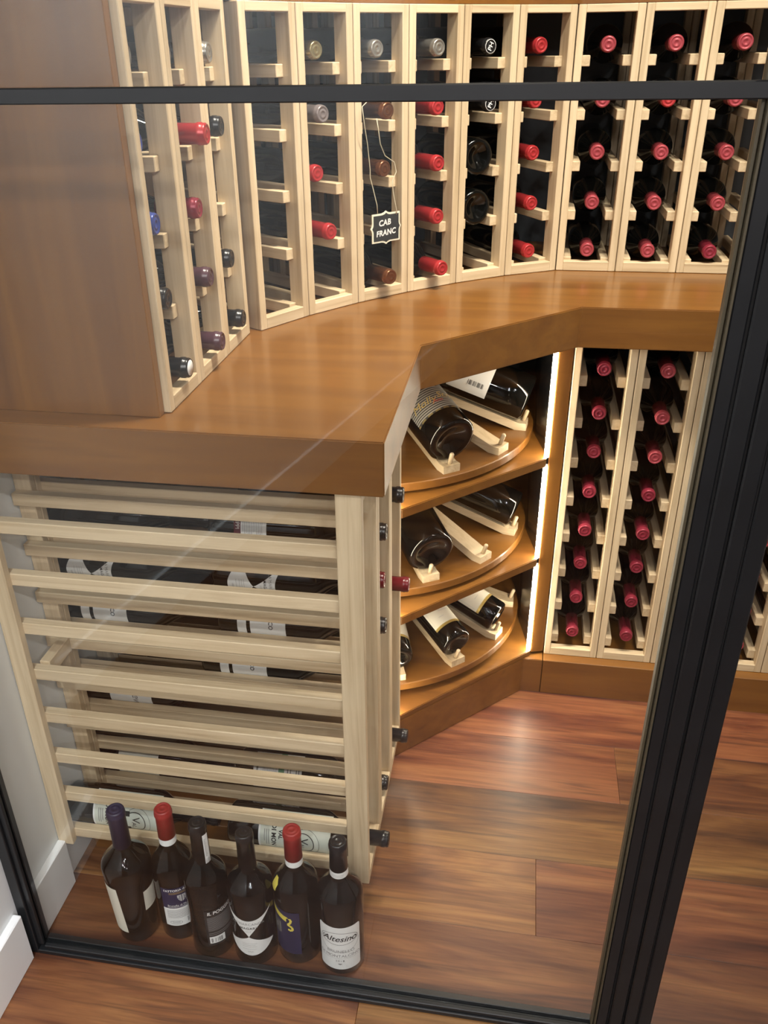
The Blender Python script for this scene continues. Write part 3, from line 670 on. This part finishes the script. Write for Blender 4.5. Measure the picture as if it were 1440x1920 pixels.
l2 = Wrap(f, 58).patch(-0.030, -0.002, 0.041, 0.057, off=0.0008, nx=8).make('barcode_panel', 'paper_white', l)
Wrap(f, 58).bars(-0.027, -0.005, 0.0435, 0.0535, n=14, off=0.0012).make('barcode', 'ink_black', l)
# 4 black bottle with the curved two-piece label
P4 = dict(h=0.281, r=0.0400, rn=0.0148, sh=0.168, nk=0.206, cz=0.206, rc=0.0160, seg=44); f = cyl(0.0400)
b = standing(0.4155, 0.0335, 1.075, bottle_parts(cap='black', **P4), 'standing bottle with plain black capsule and curved white two-piece label')
curved_label(b, f, 4)
# 5 red capsule, navy label with yellow ribbon
P5 = dict(h=0.290, r=0.0398, rn=0.0146, sh=0.170, nk=0.216, cz=0.228, rc=0.0160, seg=44); f = cyl(0.0398)
b = standing(0.4945, 0.0490, 1.052, bottle_parts(cap='matte_red', **P5), 'standing bottle with red capsule and navy label with a yellow ribbon')
Wrap(cyl(0.0150)).patch(-0.0471, 0.0471, 0.2155, 0.2285, off=0.0004, nx=40, nz=1).make('neck_band', 'paper_white', b)
l = Wrap(f, -24).patch(-0.030, 0.030, 0.030, 0.135, nx=24).make('label', 'paper_navy', b)
q = Wrap(f, -24); q.patch(-0.030, 0.006, lambda x: 0.121-0.30*(x+0.030), lambda x: 0.133-0.30*(x+0.030), off=0.0008); q.stroke([(0.004, 0.121), (0.015, 0.117), (0.013, 0.109), (0.008, 0.104), (0.016, 0.099), (0.017, 0.092), (0.011, 0.090), (0.010, 0.094)], 0.0042, off=0.0008); q.make('ribbon', 'ink_yellow', l)
Wrap(f, -24).patch(-0.026, -0.006, lambda x: 0.072+0.004*((x+0.016)/0.010)**2, 0.104, off=0.0008).make('shield', 'paper_grey', l)
Wrap(f, -24).text('I', -0.016, 0.090, 0.018, off=0.0012).stroke([(-0.024, 0.102), (-0.024, 0.077), (-0.008, 0.077), (-0.008, 0.102)], 0.0008, off=0.0012).make('lettering', 'ink_pale', l)
def r5(z): return 0.0398+(0.0146-0.0398)*sm(min(1, max(0, (z-0.170)/0.046)))**0.92
Wrap(r5, -58).patch(-0.008, 0.008, lambda x: 0.168+22*(x+0.002)**2+0.3*max(0, -x), lambda x: 0.190-0.9*max(0, x)-0.2*max(0, -x), off=0.0008).make('shoulder_mark', 'ink_yellow', b)
# 6 black capsule, white band, white oval label
P6 = dict(h=0.284, r=0.0402, rn=0.0150, sh=0.170, nk=0.214, cz=0.226, rc=0.0160, seg=44); f = cyl(0.0402)
b = standing(0.5752, 0.0410, 1.060, bottle_parts(cap='black', **P6), 'standing bottle with black capsule and white label with an oval script emblem')
Wrap(cyl(0.0154)).patch(-0.0483, 0.0483, 0.2125, 0.2265, off=0.0004, nx=40, nz=1).make('neck_band', 'paper_white', b)
Wrap(cyl(0.0154), 8).lines(-0.012, 0.012, [0.2160, 0.2195], h=0.0012, off=0.0008, ragged=0.2).make('lettering', 'ink_pale', b)
rc_ = lambda x: 0.016+0.006*max(0, (abs(x)-0.036)/0.004)**2
l = Wrap(f, 6).patch(-0.040, 0.040, lambda x: 0.018+0.003*max(0, (abs(x)-0.036)/0.004)**2, lambda x: 0.124-0.004*max(0, (abs(x)-0.036)/0.004)**2, nx=40, nz=6).make('label', 'paper_white', b)
q = Wrap(f, 6)
q.stroke([(0.034*math.cos(t*0.157), 0.092+0.0145*math.sin(t*0.157)+0.004) for t in range(41)], 0.0010)
q.stroke([(0.036*math.cos(t*0.157), 0.088+0.026*math.sin(t*0.157)) for t in range(19, 42)], 0.0006)
q.make('emblem', 'ink_grey', l)
q = Wrap(f, 6); q.text('Altesino', 0, 0.0955, 0.0185, shear=0.35, bold=0.0002); q.stroke([(-0.028, 0.091), (-0.031, 0.096), (-0.028, 0.100), (-0.022, 0.094)], 0.0012); q.stroke([(0.021, 0.094), (0.029, 0.099), (0.031, 0.094), (0.027, 0.090)], 0.0012); q.make('lettering', 'ink_black', l)
q = Wrap(f, 6); q.text('BRUNELLO', 0.002, 0.0640, 0.0098, spacing=1.05); q.text('DI MONTALCINO', 0, 0.0525, 0.0094, spacing=1.02); q.text('2018', 0, 0.0400, 0.0066, spacing=1.3); q.patch(-0.0035, 0.0035, lambda x: 0.030+0.6*abs(x), lambda x: 0.0335, off=0.0009, nx=8, nz=1); q.lines(-0.036, 0.036, [0.0462], h=0.0004); q.make('lettering', 'ink_grey', l)

# ------------------------------------------------------------------ hanging chalkboard tag
(px, py), th, W = UP[6]; t = math.radians(th); ex = Vector((math.cos(t), math.sin(t), 0)); n = Vector((math.sin(t), -math.cos(t), 0)); up = Vector((0, 0, 1))
P0 = Vector((px, py, 0))+n*0.006
ctr = on_plane(724, 426.5, P0, n)
sg = empty('chalkboard_tag', Matrix(((ex.x, n.x*-1, 0, ctr.x), (ex.y, n.y*-1, 0, ctr.y), (0, 0, 1, ctr.z), (0, 0, 0, 1))))
tag(sg, 'small black chalkboard tag with cream scalloped border hanging on twine', 'sign')
def bracket(a, h_):
    q = [(-a, h_), (-a*0.30, h_), (-a*0.12, h_*1.06), (0, h_*1.16), (a*0.12, h_*1.06), (a*0.30, h_), (a, h_), (a, h_*0.28), (a*1.03, h_*0.14), (a*1.10, 0), (a*1.03, -h_*0.14), (a, -h_*0.28),
         (a, -h_), (a*0.30, -h_), (a*0.12, -h_*1.06), (0, -h_*1.16), (-a*0.12, -h_*1.06), (-a*0.30, -h_), (-a, -h_), (-a, -h_*0.28), (-a*1.03, -h_*0.14), (-a*1.10, 0), (-a*1.03, h_*0.14), (-a, h_*0.28)]
    return q
def plate(name, poly, y0, y1, material, parent):
    bm = bmesh.new(); fc = bm.faces.new([bm.verts.new((x, y0, z)) for x, z in poly])
    r = bmesh.ops.extrude_face_region(bm, geom=[fc])
    for v in r['geom']:
        if isinstance(v, bmesh.types.BMVert): v.co.y = y1
    bmesh.ops.recalc_face_normals(bm, faces=bm.faces[:])
    return obj(name, mesh_of(name, bm, material), parent)
plate('border', bracket(0.0355, 0.0275), 0.0, 0.002, 'frame_cream', sg)
bd = plate('board', bracket(0.0322, 0.0242), -0.0006, 0.0, 'chalkboard', sg)
for txt, x, z, s in (('CAB', -0.004, 0.0095, 0.0155), ('FRANC', -0.001, -0.0095, 0.0150)):
    me = text_flat(txt, s, shear=0.08, spacing=1.05, bold=0.0005)
    for v in me.vertices: v.co = Vector((x+v.co.x, -0.0010, z+v.co.y+0.06*v.co.x))
    me.materials.append(M['ink_white']); obj('lettering', me, bd)
inv = sg.matrix_world.inverted() if False else Matrix(((ex.x, ex.y, 0, 0), (-n.x, -n.y, 0, 0), (0, 0, 1, 0), (0, 0, 0, 1))) @ Matrix.Translation(-ctr)
def lp(u, w, off=0.0): return inv @ (on_plane(u, w, P0+n*off, n))
tube('twine', [lp(708, 400, 0.001), lp(707, 385, 0.003), lp(700, 356), lp(694, 333), lp(694, 318), lp(689, 270, 0.004), lp(684, 240, 0.01), lp(679, 200, 0.012), lp(690, 189, 0.006)], 0.0009, 'twine', sg)
tube('twine', [lp(743, 402, 0.001), lp(744, 396, 0.003), lp(737, 360), lp(736, 338), lp(743, 322, -0.004), lp(739, 304, -0.004), lp(722, 292, 0.004), lp(713, 270, 0.006), lp(709, 240, 0.01), lp(706, 222, 0.006)], 0.0009, 'twine', sg)
